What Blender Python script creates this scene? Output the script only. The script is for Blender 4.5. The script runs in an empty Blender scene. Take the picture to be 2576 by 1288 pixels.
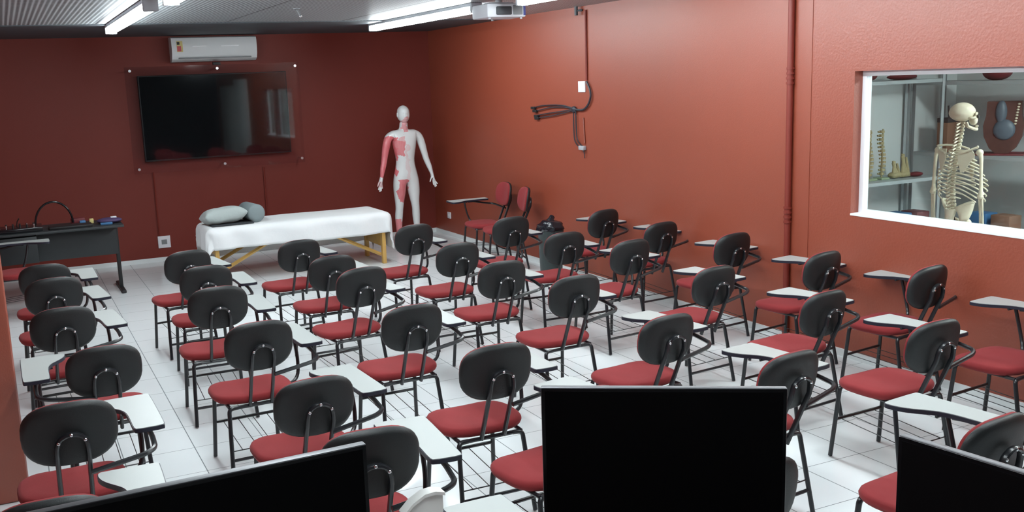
import bpy, bmesh, math, random
from mathutils import Vector, Matrix
random.seed(7)
S = bpy.context.scene
col = S.collection
PI = math.pi

# ---------------------------------------------------------------- camera, world, exposure
cd = bpy.data.cameras.new('camera'); cam = bpy.data.objects.new('camera', cd); col.objects.link(cam)
S.camera = cam
_r = Vector((0.9063866, -0.4205244, -0.0402804)); _u = Vector((0.1125474, 0.1484725, 0.9824912)); _f = Vector((0.407181, 0.8950504, -0.1819024))
cam.matrix_world = Matrix(((_r.x, _u.x, -_f.x, 0), (_r.y, _u.y, -_f.y, 0), (_r.z, _u.z, -_f.z, 2.1), (0, 0, 0, 1)))
cd.sensor_width = 36.0; cd.lens = 2466.9/2576*36
cd.shift_x = 127.24/2576; cd.shift_y = 10.4/2576
cd.clip_start = 0.05
w = bpy.data.worlds.new('world'); S.world = w; w.use_nodes = True
w.node_tree.nodes['Background'].inputs[0].default_value = (0.6, 0.7, 0.8, 1)
w.node_tree.nodes['Background'].inputs[1].default_value = 0.02
S.view_settings.view_transform = 'Standard'; S.view_settings.look = 'None'
S.view_settings.gamma = 1; S.view_settings.exposure = 1.75
S.view_settings.use_curve_mapping = False
LAMP = 17.0        # radiance of the ceiling diffusers
LAB_LAMP = 36.0

# ---------------------------------------------------------------- materials
def nt(m): return m.node_tree.nodes, m.node_tree.links
def mat(name, c, rough=.5, metal=0.0, spec=.5, bump=0.0, bscale=60, var=0.0, vscale=5, coat=0.0, sheen=0.0, emit=None, es=0):
    m = bpy.data.materials.new(name); m.use_nodes = True
    n, l = nt(m); b = n['Principled BSDF']
    b.inputs['Base Color'].default_value = (*c, 1)
    b.inputs['Roughness'].default_value = rough; b.inputs['Metallic'].default_value = metal
    b.inputs['Specular IOR Level'].default_value = spec
    b.inputs['Coat Weight'].default_value = coat
    b.inputs['Sheen Weight'].default_value = sheen
    if emit: b.inputs['Emission Color'].default_value = (*emit, 1); b.inputs['Emission Strength'].default_value = es
    if bump or var:
        tc = n.new('ShaderNodeTexCoord')
    if var:
        no = n.new('ShaderNodeTexNoise'); no.inputs['Scale'].default_value = vscale; no.inputs['Detail'].default_value = 4
        l.new(tc.outputs['Object'], no.inputs['Vector'])
        mx = n.new('ShaderNodeMix'); mx.data_type = 'RGBA'
        mx.inputs[6].default_value = (*[x*(1-var) for x in c], 1); mx.inputs[7].default_value = (*[min(1, x*(1+var)) for x in c], 1)
        l.new(no.outputs['Fac'], mx.inputs[0]); l.new(mx.outputs[2], b.inputs['Base Color'])
    if bump:
        nb = n.new('ShaderNodeTexNoise'); nb.inputs['Scale'].default_value = bscale; nb.inputs['Detail'].default_value = 3
        l.new(tc.outputs['Object'], nb.inputs['Vector'])
        bp = n.new('ShaderNodeBump'); bp.inputs['Strength'].default_value = bump; bp.inputs['Distance'].default_value = .01
        l.new(nb.outputs['Fac'], bp.inputs['Height']); l.new(bp.outputs['Normal'], b.inputs['Normal'])
    return m

M = {}
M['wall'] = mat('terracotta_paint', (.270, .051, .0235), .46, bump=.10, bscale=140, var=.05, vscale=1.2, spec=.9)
M['wall_back'] = mat('terracotta_paint_shaded', (.178, .0285, .0195), .5, bump=.08, bscale=140, var=.05, vscale=1.2, spec=.3)  # terracotta paint darkened: the lamps' falloff toward the back is in this colour
M['stucco'] = mat('terracotta_stucco', (.270, .051, .0235), .46, bump=.22, bscale=60, var=.05, vscale=1.2, spec=.9)
M['lab_wall'] = mat('lab_white_paint', (.62, .66, .66), .7, bump=.05)
M['dark_wall'] = mat('dark_booth_paint', (.035, .035, .038), .8, bump=.05)
M['white_paint'] = mat('white_door_paint', (.72, .76, .75), .4, var=.03)
M['skirt'] = mat('skirting_tile', (.74, .77, .77), .25, var=.04, vscale=3)
M['shell'] = mat('black_plastic_shell', (.0105, .0125, .0135), .5, bump=.12, bscale=260, spec=.5)
M['fabric'] = mat('red_seat_fabric', (.258, .031, .034), .8, bump=.15, bscale=420, var=.10, vscale=9, sheen=.06, spec=.15)
M['steel'] = mat('black_enamelled_steel', (.012, .013, .016), .28, spec=.6)
M['rivet'] = mat('bright_rivet', (.75, .77, .8), .25, metal=1)
M['laminate'] = mat('white_laminate', (.43, .455, .445), .38, var=.02, vscale=4)
M['edge'] = mat('black_edge_band', (.015, .016, .03), .4)
M['wire'] = mat('black_wire', (.02, .02, .022), .35)
M['sheet'] = mat('white_sheet', (.80, .82, .83), .85, bump=.35, bscale=14, sheen=.2)
M['under'] = mat('cream_vinyl', (.55, .52, .46), .6)
M['pine'] = mat('yellow_varnished_wood', (.60, .36, .10), .4, var=.18, vscale=7)
M['pillow'] = mat('grey_green_pillowcase', (.40, .46, .45), .85, bump=.2, bscale=30, sheen=.3)
M['bolster'] = mat('slate_grey_bolster', (.22, .27, .28), .8, bump=.1, bscale=60)
M['dark_cloth'] = mat('charcoal_cloth', (.03, .035, .04), .85, bump=.1)
M['desk'] = mat('black_desk_laminate', (.020, .024, .026), .5, var=.1)
M['gloss_black'] = mat('gloss_black_plastic', (.008, .008, .010), .16)
M['satin_black'] = mat('satin_black_plastic', (.012, .012, .013), .5)
M['screen'] = mat('switched_off_screen', (.004, .004, .005), .55, spec=.15)
M['tvglass'] = mat('tv_screen_glass', (.006, .007, .008), .07, spec=.6)
M['silver'] = mat('silver_bezel', (.15, .15, .16), .45, metal=.5)
M['ac'] = mat('air_conditioner_plastic', (.66, .70, .71), .4)
M['ac_line'] = mat('air_conditioner_trim', (.86, .9, .92), .3)
M['grey'] = mat('mid_grey_plastic', (.22, .23, .24), .5)
M['fixture'] = mat('lamp_housing_grey', (.42, .43, .46), .45, metal=.2)
M['lamp'] = mat('lamp_diffuser', (.9, .9, .9), .5, emit=(.885, .975, 1.0), es=LAMP)
M['lab_lamp'] = mat('lab_diffuser', (.9, .9, .9), .5, emit=(.95, 1.0, 1.0), es=LAB_LAMP)
M['proj'] = mat('projector_white_plastic', (.62, .64, .68), .4)
M['proj_dark'] = mat('projector_vent', (.06, .07, .08), .5)
M['proj_blue'] = mat('projector_blue_trim', (.05, .06, .22), .4)
M['socket'] = mat('white_socket_plastic', (.75, .74, .78), .4)
M['cable'] = mat('dark_cable', (.018, .018, .028), .5)
M['pipe'] = mat('red_painted_conduit', (.20, .026, .016), .5)
M['bone'] = mat('ivory_bone_plastic', (.62, .57, .44), .5, bump=.12, bscale=60, var=.10, vscale=12)
M['bone_dark'] = mat('aged_spine_plastic', (.36, .31, .17), .6, var=.25, vscale=40)
M['green'] = mat('pale_green_base', (.30, .38, .24), .5)
M['shelf'] = mat('grey_enamelled_shelving', (.40, .44, .45), .45, metal=.1)
M['cardboard'] = mat('brown_cardboard', (.22, .115, .075), .8, var=.1)
M['dark_red'] = mat('dark_red_rubber', (.14, .02, .025), .5, var=.2, vscale=12)
M['blue'] = mat('blue_box_plastic', (.05, .16, .34), .45, var=.1)
M['muscle'] = mat('muscle_red_model', (.075, .030, .024), .5, var=.4, vscale=18)
M['slate'] = mat('slate_blue_model', (.07, .10, .13), .45, var=.2, vscale=15)
M['plastic_white'] = mat('white_garden_plastic', (.72, .72, .70), .35)
M['bin'] = mat('dark_green_bin', (.028, .042, .042), .45)
M['bag'] = mat('black_bin_bag', (.010, .011, .016), .18, bump=.5, bscale=22)
M['frame_white'] = mat('white_window_frame', (.84, .85, .89), .35)
M['yellow'] = mat('yellow_label', (.6, .5, .2), .5)
M['red_label'] = mat('red_label', (.5, .08, .09), .5)
M['purple'] = mat('purple_cloth', (.06, .035, .10), .7)
M['border'] = mat('dark_ceiling_board', (.05, .057, .066), .6, var=.15, vscale=2)

def glass(name, tint, f0):
    m = bpy.data.materials.new(name); m.use_nodes = True; n, l = nt(m); n.remove(n['Principled BSDF'])
    tr = n.new('ShaderNodeBsdfTransparent'); tr.inputs[0].default_value = (*tint, 1)
    gl = n.new('ShaderNodeBsdfGlossy'); gl.inputs['Roughness'].default_value = .03
    lw = n.new('ShaderNodeLayerWeight'); lw.inputs[0].default_value = .5
    pw = n.new('ShaderNodeMath'); pw.operation = 'POWER'; pw.inputs[1].default_value = 5; l.new(lw.outputs['Facing'], pw.inputs[0])
    fr = n.new('ShaderNodeMapRange'); fr.inputs[3].default_value = f0; fr.inputs[4].default_value = 1; l.new(pw.outputs[0], fr.inputs[0])
    mx = n.new('ShaderNodeMixShader'); l.new(fr.outputs[0], mx.inputs[0]); l.new(tr.outputs[0], mx.inputs[1]); l.new(gl.outputs[0], mx.inputs[2])
    l.new(mx.outputs[0], n['Material Output'].inputs[0]); return m
M['glass'] = glass('window_glass', (.90, .95, .94), .045)
M['acrylic'] = glass('clear_acrylic', (.93, .94, .95), .04)

def floor_mat():
    m = mat('white_floor_tile', (.80, .83, .84), .16); n, l = nt(m); b = n['Principled BSDF']
    tc = n.new('ShaderNodeTexCoord'); sx = n.new('ShaderNodeSeparateXYZ'); l.new(tc.outputs['Object'], sx.inputs[0])
    def line(out, off, pitch, wd):
        a = n.new('ShaderNodeMath'); a.operation = 'SUBTRACT'; l.new(out, a.inputs[0]); a.inputs[1].default_value = off-50*pitch
        d = n.new('ShaderNodeMath'); d.operation = 'MODULO'; l.new(a.outputs[0], d.inputs[0]); d.inputs[1].default_value = pitch
        e = n.new('ShaderNodeMath'); e.operation = 'LESS_THAN'; l.new(d.outputs[0], e.inputs[0]); e.inputs[1].default_value = wd
        return e
    e1 = line(sx.outputs[0], .812, .402, .0055); e2 = line(sx.outputs[1], 4.125, .404, .0045)
    mxm = n.new('ShaderNodeMath'); mxm.operation = 'MAXIMUM'; l.new(e1.outputs[0], mxm.inputs[0]); l.new(e2.outputs[0], mxm.inputs[1])
    no = n.new('ShaderNodeTexNoise'); no.inputs['Scale'].default_value = 1.4; no.inputs['Detail'].default_value = 5; l.new(tc.outputs['Object'], no.inputs['Vector'])
    c1 = n.new('ShaderNodeMix'); c1.data_type = 'RGBA'; c1.inputs[6].default_value = (.70, .745, .76, 1); c1.inputs[7].default_value = (.80, .835, .845, 1)
    l.new(no.outputs['Fac'], c1.inputs[0])
    c2 = n.new('ShaderNodeMix'); c2.data_type = 'RGBA'; c2.inputs[7].default_value = (.16, .18, .19, 1)
    l.new(c1.outputs[2], c2.inputs[6]); l.new(mxm.outputs[0], c2.inputs[0]); l.new(c2.outputs[2], b.inputs['Base Color'])
    rr = n.new('ShaderNodeMapRange'); rr.inputs[3].default_value = .14; rr.inputs[4].default_value = .8
    l.new(mxm.outputs[0], rr.inputs[0]); l.new(rr.outputs[0], b.inputs['Roughness'])
    return m
M['floor'] = floor_mat()

def ceil_mat():
    m = mat('perforated_metal_ceiling', (.3, .32, .33), .42, metal=.35); n, l = nt(m); b = n['Principled BSDF']
    tc = n.new('ShaderNodeTexCoord'); mp = n.new('ShaderNodeMapping'); mp.inputs['Scale'].default_value = (26, 26, 26)
    l.new(tc.outputs['Object'], mp.inputs[0])
    vo = n.new('ShaderNodeTexVoronoi'); vo.voronoi_dimensions = '2D'; vo.inputs['Randomness'].default_value = .02; vo.inputs['Scale'].default_value = 1; l.new(mp.outputs[0], vo.inputs['Vector'])
    lt = n.new('ShaderNodeMath'); lt.operation = 'LESS_THAN'; lt.inputs[1].default_value = .36; l.new(vo.outputs['Distance'], lt.inputs[0])
    sx = n.new('ShaderNodeSeparateXYZ'); l.new(tc.outputs['Object'], sx.inputs[0])
    a = n.new('ShaderNodeMath'); a.operation = 'ADD'; a.inputs[1].default_value = 20.35; l.new(sx.outputs[0], a.inputs[0])
    d = n.new('ShaderNodeMath'); d.operation = 'MODULO'; d.inputs[1].default_value = 1.25; l.new(a.outputs[0], d.inputs[0])
    e = n.new('ShaderNodeMath'); e.operation = 'LESS_THAN'; e.inputs[1].default_value = .02; l.new(d.outputs[0], e.inputs[0])
    mxm = n.new('ShaderNodeMath'); mxm.operation = 'MAXIMUM'; l.new(lt.outputs[0], mxm.inputs[0]); l.new(e.outputs[0], mxm.inputs[1])
    c = n.new('ShaderNodeMix'); c.data_type = 'RGBA'; c.inputs[6].default_value = (.56, .61, .63, 1); c.inputs[7].default_value = (.03, .034, .04, 1)
    l.new(mxm.outputs[0], c.inputs[0]); l.new(c.outputs[2], b.inputs['Base Color'])
    return m
M['ceiling'] = ceil_mat()

# ---------------------------------------------------------------- mesh builder
class MB:
    def __init__(s): s.v = []; s.f = []; s.mi = []; s.cur = 0
    def add(s, vs, fs):
        o = len(s.v); s.v += [tuple(p) for p in vs]
        for q in fs: s.f.append([i+o for i in q]); s.mi.append(s.cur)
        return s
    def box(s, x0, x1, y0, y1, z0, z1):
        vs = [(x, y, z) for z in (z0, z1) for y in (y0, y1) for x in (x0, x1)]
        return s.add(vs, [(0, 2, 3, 1), (4, 5, 7, 6), (0, 1, 5, 4), (2, 6, 7, 3), (0, 4, 6, 2), (1, 3, 7, 5)])
    def bbox(s, x0, x1, y0, y1, z0, z1, b=.005, mtx=None):
        bm = bmesh.new()
        vs = [bm.verts.new((x, y, z)) for z in (z0, z1) for y in (y0, y1) for x in (x0, x1)]
        for q in [(0, 2, 3, 1), (4, 5, 7, 6), (0, 1, 5, 4), (2, 6, 7, 3), (0, 4, 6, 2), (1, 3, 7, 5)]: bm.faces.new([vs[i] for i in q])
        bmesh.ops.bevel(bm, geom=bm.edges[:], offset=b, segments=2, affect='EDGES', profile=.5)
        if mtx: bm.transform(mtx)
        bm.verts.index_update()
        s.add([v.co[:] for v in bm.verts], [[v.index for v in f.verts] for f in bm.faces]); bm.free(); return s
    def tube(s, pts, r, n=8, closed=False, r2=None):
        pts = [Vector(p) for p in pts]; N = len(pts)
        rs = r if isinstance(r, (list, tuple)) else [r]*N
        up = None; rings = []
        for i, p in enumerate(pts):
            if closed: t = (pts[(i+1) % N]-pts[i-1])
            else: t = pts[min(i+1, N-1)]-pts[max(i-1, 0)]
            if t.length < 1e-9: t = Vector((0, 0, 1))
            t.normalize()
            if up is None:
                up = Vector((0, 0, 1)) if abs(t.z) < .9 else Vector((1, 0, 0))
            a = t.cross(up); a.normalize(); b = a.cross(t); b.normalize(); up = b
            rings.append([p+(a*math.cos(2*PI*k/n)+b*math.sin(2*PI*k/n)*(r2 or 1))*rs[i] for k in range(n)])
        vs = [q for R_ in rings for q in R_]; fs = []
        for i in range(N if closed else N-1):
            j = (i+1) % N
            for k in range(n): fs.append((i*n+k, i*n+(k+1) % n, j*n+(k+1) % n, j*n+k))
        if not closed: fs.append(tuple(reversed(range(n)))); fs.append(tuple((N-1)*n+k for k in range(n)))
        return s.add(vs, fs)
    def lathe(s, prof, c=(0, 0, 0), n=20, cap=True):
        vs = []; fs = []
        for r, z in prof:
            for k in range(n): vs.append((c[0]+r*math.cos(2*PI*k/n), c[1]+r*math.sin(2*PI*k/n), c[2]+z))
        for i in range(len(prof)-1):
            for k in range(n): fs.append((i*n+k, i*n+(k+1) % n, (i+1)*n+(k+1) % n, (i+1)*n+k))
        if cap: fs.append(tuple(reversed(range(n)))); fs.append(tuple((len(prof)-1)*n+k for k in range(n)))
        return s.add(vs, fs)
    def prism(s, poly, z0, z1):
        n = len(poly); vs = [(x, y, z0) for x, y in poly]+[(x, y, z1) for x, y in poly]
        fs = [tuple(reversed(range(n))), tuple(range(n, 2*n))]+[(i, (i+1) % n, n+(i+1) % n, n+i) for i in range(n)]
        return s.add(vs, fs)
    def blob(s, c, rx, ry, rz, nu=16, nv=10, fn=None):
        vs = []; fs = []
        for j in range(nv+1):
            th = PI*j/nv
            for k in range(nu):
                ph = 2*PI*k/nu; d = Vector((math.sin(th)*math.cos(ph), math.sin(th)*math.sin(ph), -math.cos(th)))
                m_ = fn(d) if fn else 1
                vs.append((c[0]+d.x*rx*m_, c[1]+d.y*ry*m_, c[2]+d.z*rz*m_))
        for j in range(nv):
            for k in range(nu): fs.append((j*nu+k, j*nu+(k+1) % nu, (j+1)*nu+(k+1) % nu, (j+1)*nu+k))
        return s.add(vs, fs)
    def grid(s, fn, nu, nv):
        vs = [fn(i/nu, j/nv) for j in range(nv+1) for i in range(nu+1)]
        fs = [(j*(nu+1)+i, j*(nu+1)+i+1, (j+1)*(nu+1)+i+1, (j+1)*(nu+1)+i) for j in range(nv) for i in range(nu)]
        return s.add(vs, fs)
    def build(s, name, m, parent=None, smooth=True, ang=38):
        me = bpy.data.meshes.new(name); me.from_pydata(s.v, [], s.f)
        ms = m if isinstance(m, (list, tuple)) else [m]
        for q in ms: me.materials.append(q)
        if len(ms) > 1: me.polygons.foreach_set('material_index', s.mi)
        bm = bmesh.new(); bm.from_mesh(me); bmesh.ops.remove_doubles(bm, verts=bm.verts[:], dist=1e-6)
        bmesh.ops.recalc_face_normals(bm, faces=bm.faces[:]); bm.to_mesh(me); bm.free()
        if smooth:
            me.shade_smooth(); me.set_sharp_from_angle(angle=math.radians(ang))
        o = bpy.data.objects.new(name, me); col.objects.link(o)
        if parent: o.parent = parent
        return o

def pts_round(pts, r, seg=5):
    """polyline with rounded corners"""
    P = [Vector(p) for p in pts]; out = [P[0]]
    for i in range(1, len(P)-1):
        a = (P[i-1]-P[i]); b = (P[i+1]-P[i]); d = min(r, a.length*.49, b.length*.49)
        A = P[i]+a.normalized()*d; B = P[i]+b.normalized()*d
        for k in range(seg+1):
            t = k/seg; out.append(A*(1-t)**2+P[i]*2*t*(1-t)+B*t*t)
    out.append(P[-1]); return out

def thing(name, label, cat, loc=(0, 0, 0), rz=0, group=None):
    o = bpy.data.objects.new(name, None); col.objects.link(o); o.empty_display_size = .1
    o.location = loc; o.rotation_euler = (0, 0, rz); return tag(o, label, cat, group)
def tag(o, label, cat, group=None, kind=None):
    o['label'] = label; o['category'] = cat
    if group: o['group'] = group
    if kind: o['kind'] = kind
    return o
def struct(o): o['kind'] = 'structure'; return o
def copy_tree(o, parent=None):
    c = o.copy(); col.objects.link(c)
    if parent: c.parent = parent
    for ch in list(o.children): copy_tree(ch, c)
    return c

# ---------------------------------------------------------------- room shell
XW, YB, ZC, XL, YR = 5.355, 12.57, 2.76, -1.3, -2.6
T = .15
struct(MB().box(XL-T, 9.0, YR-T, YB+T, -.12, 0).build('floor', M['floor'], smooth=False))
struct(MB().box(XL-T, XW+T, YR-T, 10.32, ZC, ZC+.1).build('ceiling', M['ceiling'], smooth=False))
struct(MB().box(XL-T, XW+T, 10.32, YB+T, ZC-.01, ZC+.1).build('trim_1', M['border'], smooth=False))
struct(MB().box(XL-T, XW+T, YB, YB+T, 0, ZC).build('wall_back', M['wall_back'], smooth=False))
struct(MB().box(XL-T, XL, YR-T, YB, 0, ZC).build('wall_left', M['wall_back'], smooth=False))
struct(MB().box(XL, XW, YR-T, YR, 0, ZC).build('wall_rear', M['dark_wall'], smooth=False))
W0, W1, WZ0, WZ1 = 2.75, 5.10, 1.04, 2.04
WM0, WM1 = 3.55, 3.72
wr = MB()
wr.box(XW, XW+T, W1, 5.58, 0, ZC).box(XW, XW+T, YR-T, W0, 0, ZC).box(XW, XW+T, W0, W1, 0, WZ0).box(XW, XW+T, W0, W1, WZ1, ZC).box(XW, XW+T, WM0, WM1, WZ0, WZ1)
struct(wr.build('wall_right_front', M['stucco'], smooth=False))
struct(MB().box(XW, XW+T, 5.58, YB, 0, ZC).build('wall_right', M['wall'], smooth=False))
# projecting end of the left wall beside the camera side of the room
pl = MB().bbox(-.75, -.095, 5.42, 5.62, 0, ZC, b=.016); struct(pl.build('wall_pier', M['wall']))
# baseboards
struct(MB().box(XL, XW-.012, YB-.012, YB, 0, .055).build('baseboard_back', M['skirt'], smooth=False))
struct(MB().box(XW-.012, XW, YR, YB, 0, .055).build('baseboard_right', M['skirt'], smooth=False))
struct(MB().box(XL, XL+.012, YR, YB-.012, 0, .055).build('baseboard_left', M['skirt'], smooth=False))
# shallow painted strip between pipe and window panel
struct(MB().box(XW-.004, XW, 5.50, 5.665, .055, ZC).build('trim_2', M['wall'], smooth=False))
# white door on right wall near the camera
dr = struct(MB().bbox(XW-.035, XW, -2.0, -.2, .05, 2.15, b=.006).build('door_1', M['white_paint']))
MB().tube([(XW-.04, -.35, 1.0), (XW-.09, -.35, 1.0), (XW-.09, -.47, 1.0)], .01).build('door_handle', M['silver'], dr)
struct(MB().bbox(XW-.05, XW, -.16, 1.15, 0, 2.3, b=.006).build('door_2', M['white_paint']))

# windows to the lab
def window(n, y0, y1):
    fr = MB(); xo = XW+.075; e = .035
    fr.box(xo, xo+.05, y0, y1, WZ1-e, WZ1).box(xo, xo+.05, y0, y1, WZ0, WZ0+e).box(xo, xo+.05, y0, y0+e, WZ0+e, WZ1-e).box(xo, xo+.05, y1-e, y1, WZ0+e, WZ1-e)
    f = struct(fr.build('window_%d' % n, M['frame_white'], smooth=False))
    MB().box(xo+.02, xo+.026, y0+e, y1-e, WZ0+e, WZ1-e).build('pane', M['glass'], f, smooth=False)
    MB().box(XW-.004, xo, y0, y1, WZ0, WZ0+.014).build('sill', M['frame_white'], f, smooth=False)
window(1, WM1, W1); window(2, W0, WM0)

# lab room beyond the window
LX0, LX1, LY0, LY1 = XW+T, 8.3, 1.8, 6.65
struct(MB().box(LX0, LX1+.1, LY1, LY1+.1, 0, 2.7).build('wall_lab_back', M['lab_wall'], smooth=False))
struct(MB().box(LX1, LX1+.1, LY0, LY1, 0, 2.7).build('wall_lab_side', M['lab_wall'], smooth=False))
struct(MB().box(LX0, LX1+.1, LY0-.1, LY0, 0, 2.7).build('wall_lab_front', M['lab_wall'], smooth=False))
struct(MB().box(LX0, LX1+.1, LY0-.1, LY1+.1, 2.7, 2.78).build('ceiling_lab', M['lab_wall'], smooth=False))

# ---------------------------------------------------------------- ceiling lamps
def lamp(x, y0, y1, label):
    t = thing('ceiling_lamp', label, 'ceiling light', (x, (y0+y1)/2, ZC-.055), 0, 'long ceiling lamps in two rows')
    L = (y1-y0)/2
    MB().bbox(-.055, .055, -L, L, .022, .055, b=.006).build('housing', M['fixture'], t)
    prof = [(-.045, .024), (-.05, .012), (-.042, -.018), (-.022, -.034), (.022, -.034), (.042, -.018), (.05, .012), (.045, .024)]
    d = MB(); n = len(prof)
    d.add([(px, -L+.012, pz) for px, pz in prof]+[(px, L-.012, pz) for px, pz in prof], [(i, (i+1) % n, n+(i+1) % n, n+i) for i in range(n)]+[tuple(range(n)), tuple(range(n, 2*n))])
    d.build('diffuser', M['lamp'], t)
    for sgn in (-1, 1):
        e = MB().bbox(-.056, .056, sgn*L-.018, sgn*L+.018, -.036, .0545, b=.008); e.build('end_cap', M['fixture'], t)
lamp(1.06, 7.60, 10.45, 'long ceiling lamp on the left, its far end just before the air conditioner')
lamp(1.13, 4.35, 7.10, 'long ceiling lamp at the top left edge, only its bright far tip showing')
lamp(1.08, 1.2, 4.0, 'long ceiling lamp overhead on the left, nearest the monitors')
lamp(3.93, 8.10, 10.80, 'long ceiling lamp just left of the projector, reaching toward the mannequin corner')
lamp(3.98, 4.50, 7.33, 'long ceiling lamp at the top edge right of the projector')
lamp(3.98, 1.4, 4.2, 'long ceiling lamp overhead on the right, nearest the monitors')
# lab ceiling lamp
lt = thing('lab_ceiling_lamp', 'flat white ceiling lamp inside the room behind the glass', 'ceiling light', (6.9, 3.4, 2.69))
MB().bbox(-.15, .15, -.6, .6, -.06, .01, b=.01).build('housing', M['frame_white'], lt)
MB().bbox(-.13, .13, -.58, .58, -.075, -.058, b=.005).build('diffuser', M['lab_lamp'], lt)

# ---------------------------------------------------------------- the tablet chair
def sup(n, k, N=36):
    out = []
    for i in range(N):
        a = 2*PI*i/N; c, s_ = math.cos(a), math.sin(a)
        out.append((math.copysign(abs(c)**(2/n), c)*k, math.copysign(abs(s_)**(2/n), s_)*k))
    return out
def pad(hw, hh, n, prof, place, N=36):
    """closed cushion: prof = list of (scale, offset) from back centre to front centre"""
    b = MB(); vs = []; fs = []
    for k, off in prof:
        for x, z in sup(n, 1, N): vs.append(place(x*hw*k if k > 0.01 else x*hw*.001, z*hh*k if k > 0.01 else z*hh*.001, off))
    for i in range(len(prof)-1):
        for j in range(N): fs.append((i*N+j, i*N+(j+1) % N, (i+1)*N+(j+1) % N, (i+1)*N+j))
    fs.append(tuple(range(N))); fs.append(tuple((len(prof)-1)*N+j for j in range(N)))
    return b.add(vs, fs)
TL = .156
def back_place(x, z, off):
    off = off+.030*(x/.184)**2+.006*max(0, z/.136)**2*0
    return (x, -z*math.sin(TL)+off*math.cos(TL), z*math.cos(TL)+off*math.sin(TL))
HW, HH = .186, .138
shell_prof = [(0, -.022), (.35, -.022), (.70, -.022), (.88, -.020), (.96, -.014), (1.0, -.004), (1.0, .006), (.985, .011), (.95, .011), (.5, .008), (0, .008)]
cush_prof = [(0, .006), (.5, .006), (.95, .008), (.972, .010), (.978, .017), (.965, .024), (.93, .029), (.75, .032), (.4, .032), (0, .032)]
SHELL = pad(HW, HH, 2.7, shell_prof, back_place); CUSH = pad(HW, HH, 2.7, cush_prof, back_place)
def seat_place(x, y, off):
    d = 0
    if y > .12: d = -.012*((y-.12)/.07)**2
    if abs(x) < .12: d -= .004*(1-(x/.12)**2)
    return (x, y+.055, .455+off+(d if off > -.02 else 0))
seat_prof = [(0, -.05), (.6, -.05), (.93, -.048), (.975, -.040), (1.0, -.028), (1.0, -.018), (.975, -.007), (.92, -.001), (.7, .002), (.35, .002), (0, .002)]
SEAT = pad(.226, .192, 3.0, seat_prof, seat_place)

def tablet_poly(m=1, g=0.0):
    P = [(.374+g, -.136-g), (.382+g, -.11), (.382+g, .345), (.374+g, .358+g), (.172, .358+g), (.159-g, .345), (.158-g, .315), (.166-g, .278), (.184-g, .240), (.210-g, .203), (.236-g, .165), (.251-g, .115), (.256-g, .04), (.256-g, -.112), (.264-g*.7, -.136-g)]
    # smooth by one Chaikin pass on the inner side
    Q = []
    for i in range(len(P)):
        a = P[i]; b = P[(i+1) % len(P)]
        Q += [(a[0]*.78+b[0]*.22, a[1]*.78+b[1]*.22), (a[0]*.22+b[0]*.78, a[1]*.22+b[1]*.78)]
    Q = [(x*m, y) for x, y in Q]
    return Q if m > 0 else Q[::-1]

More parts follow.
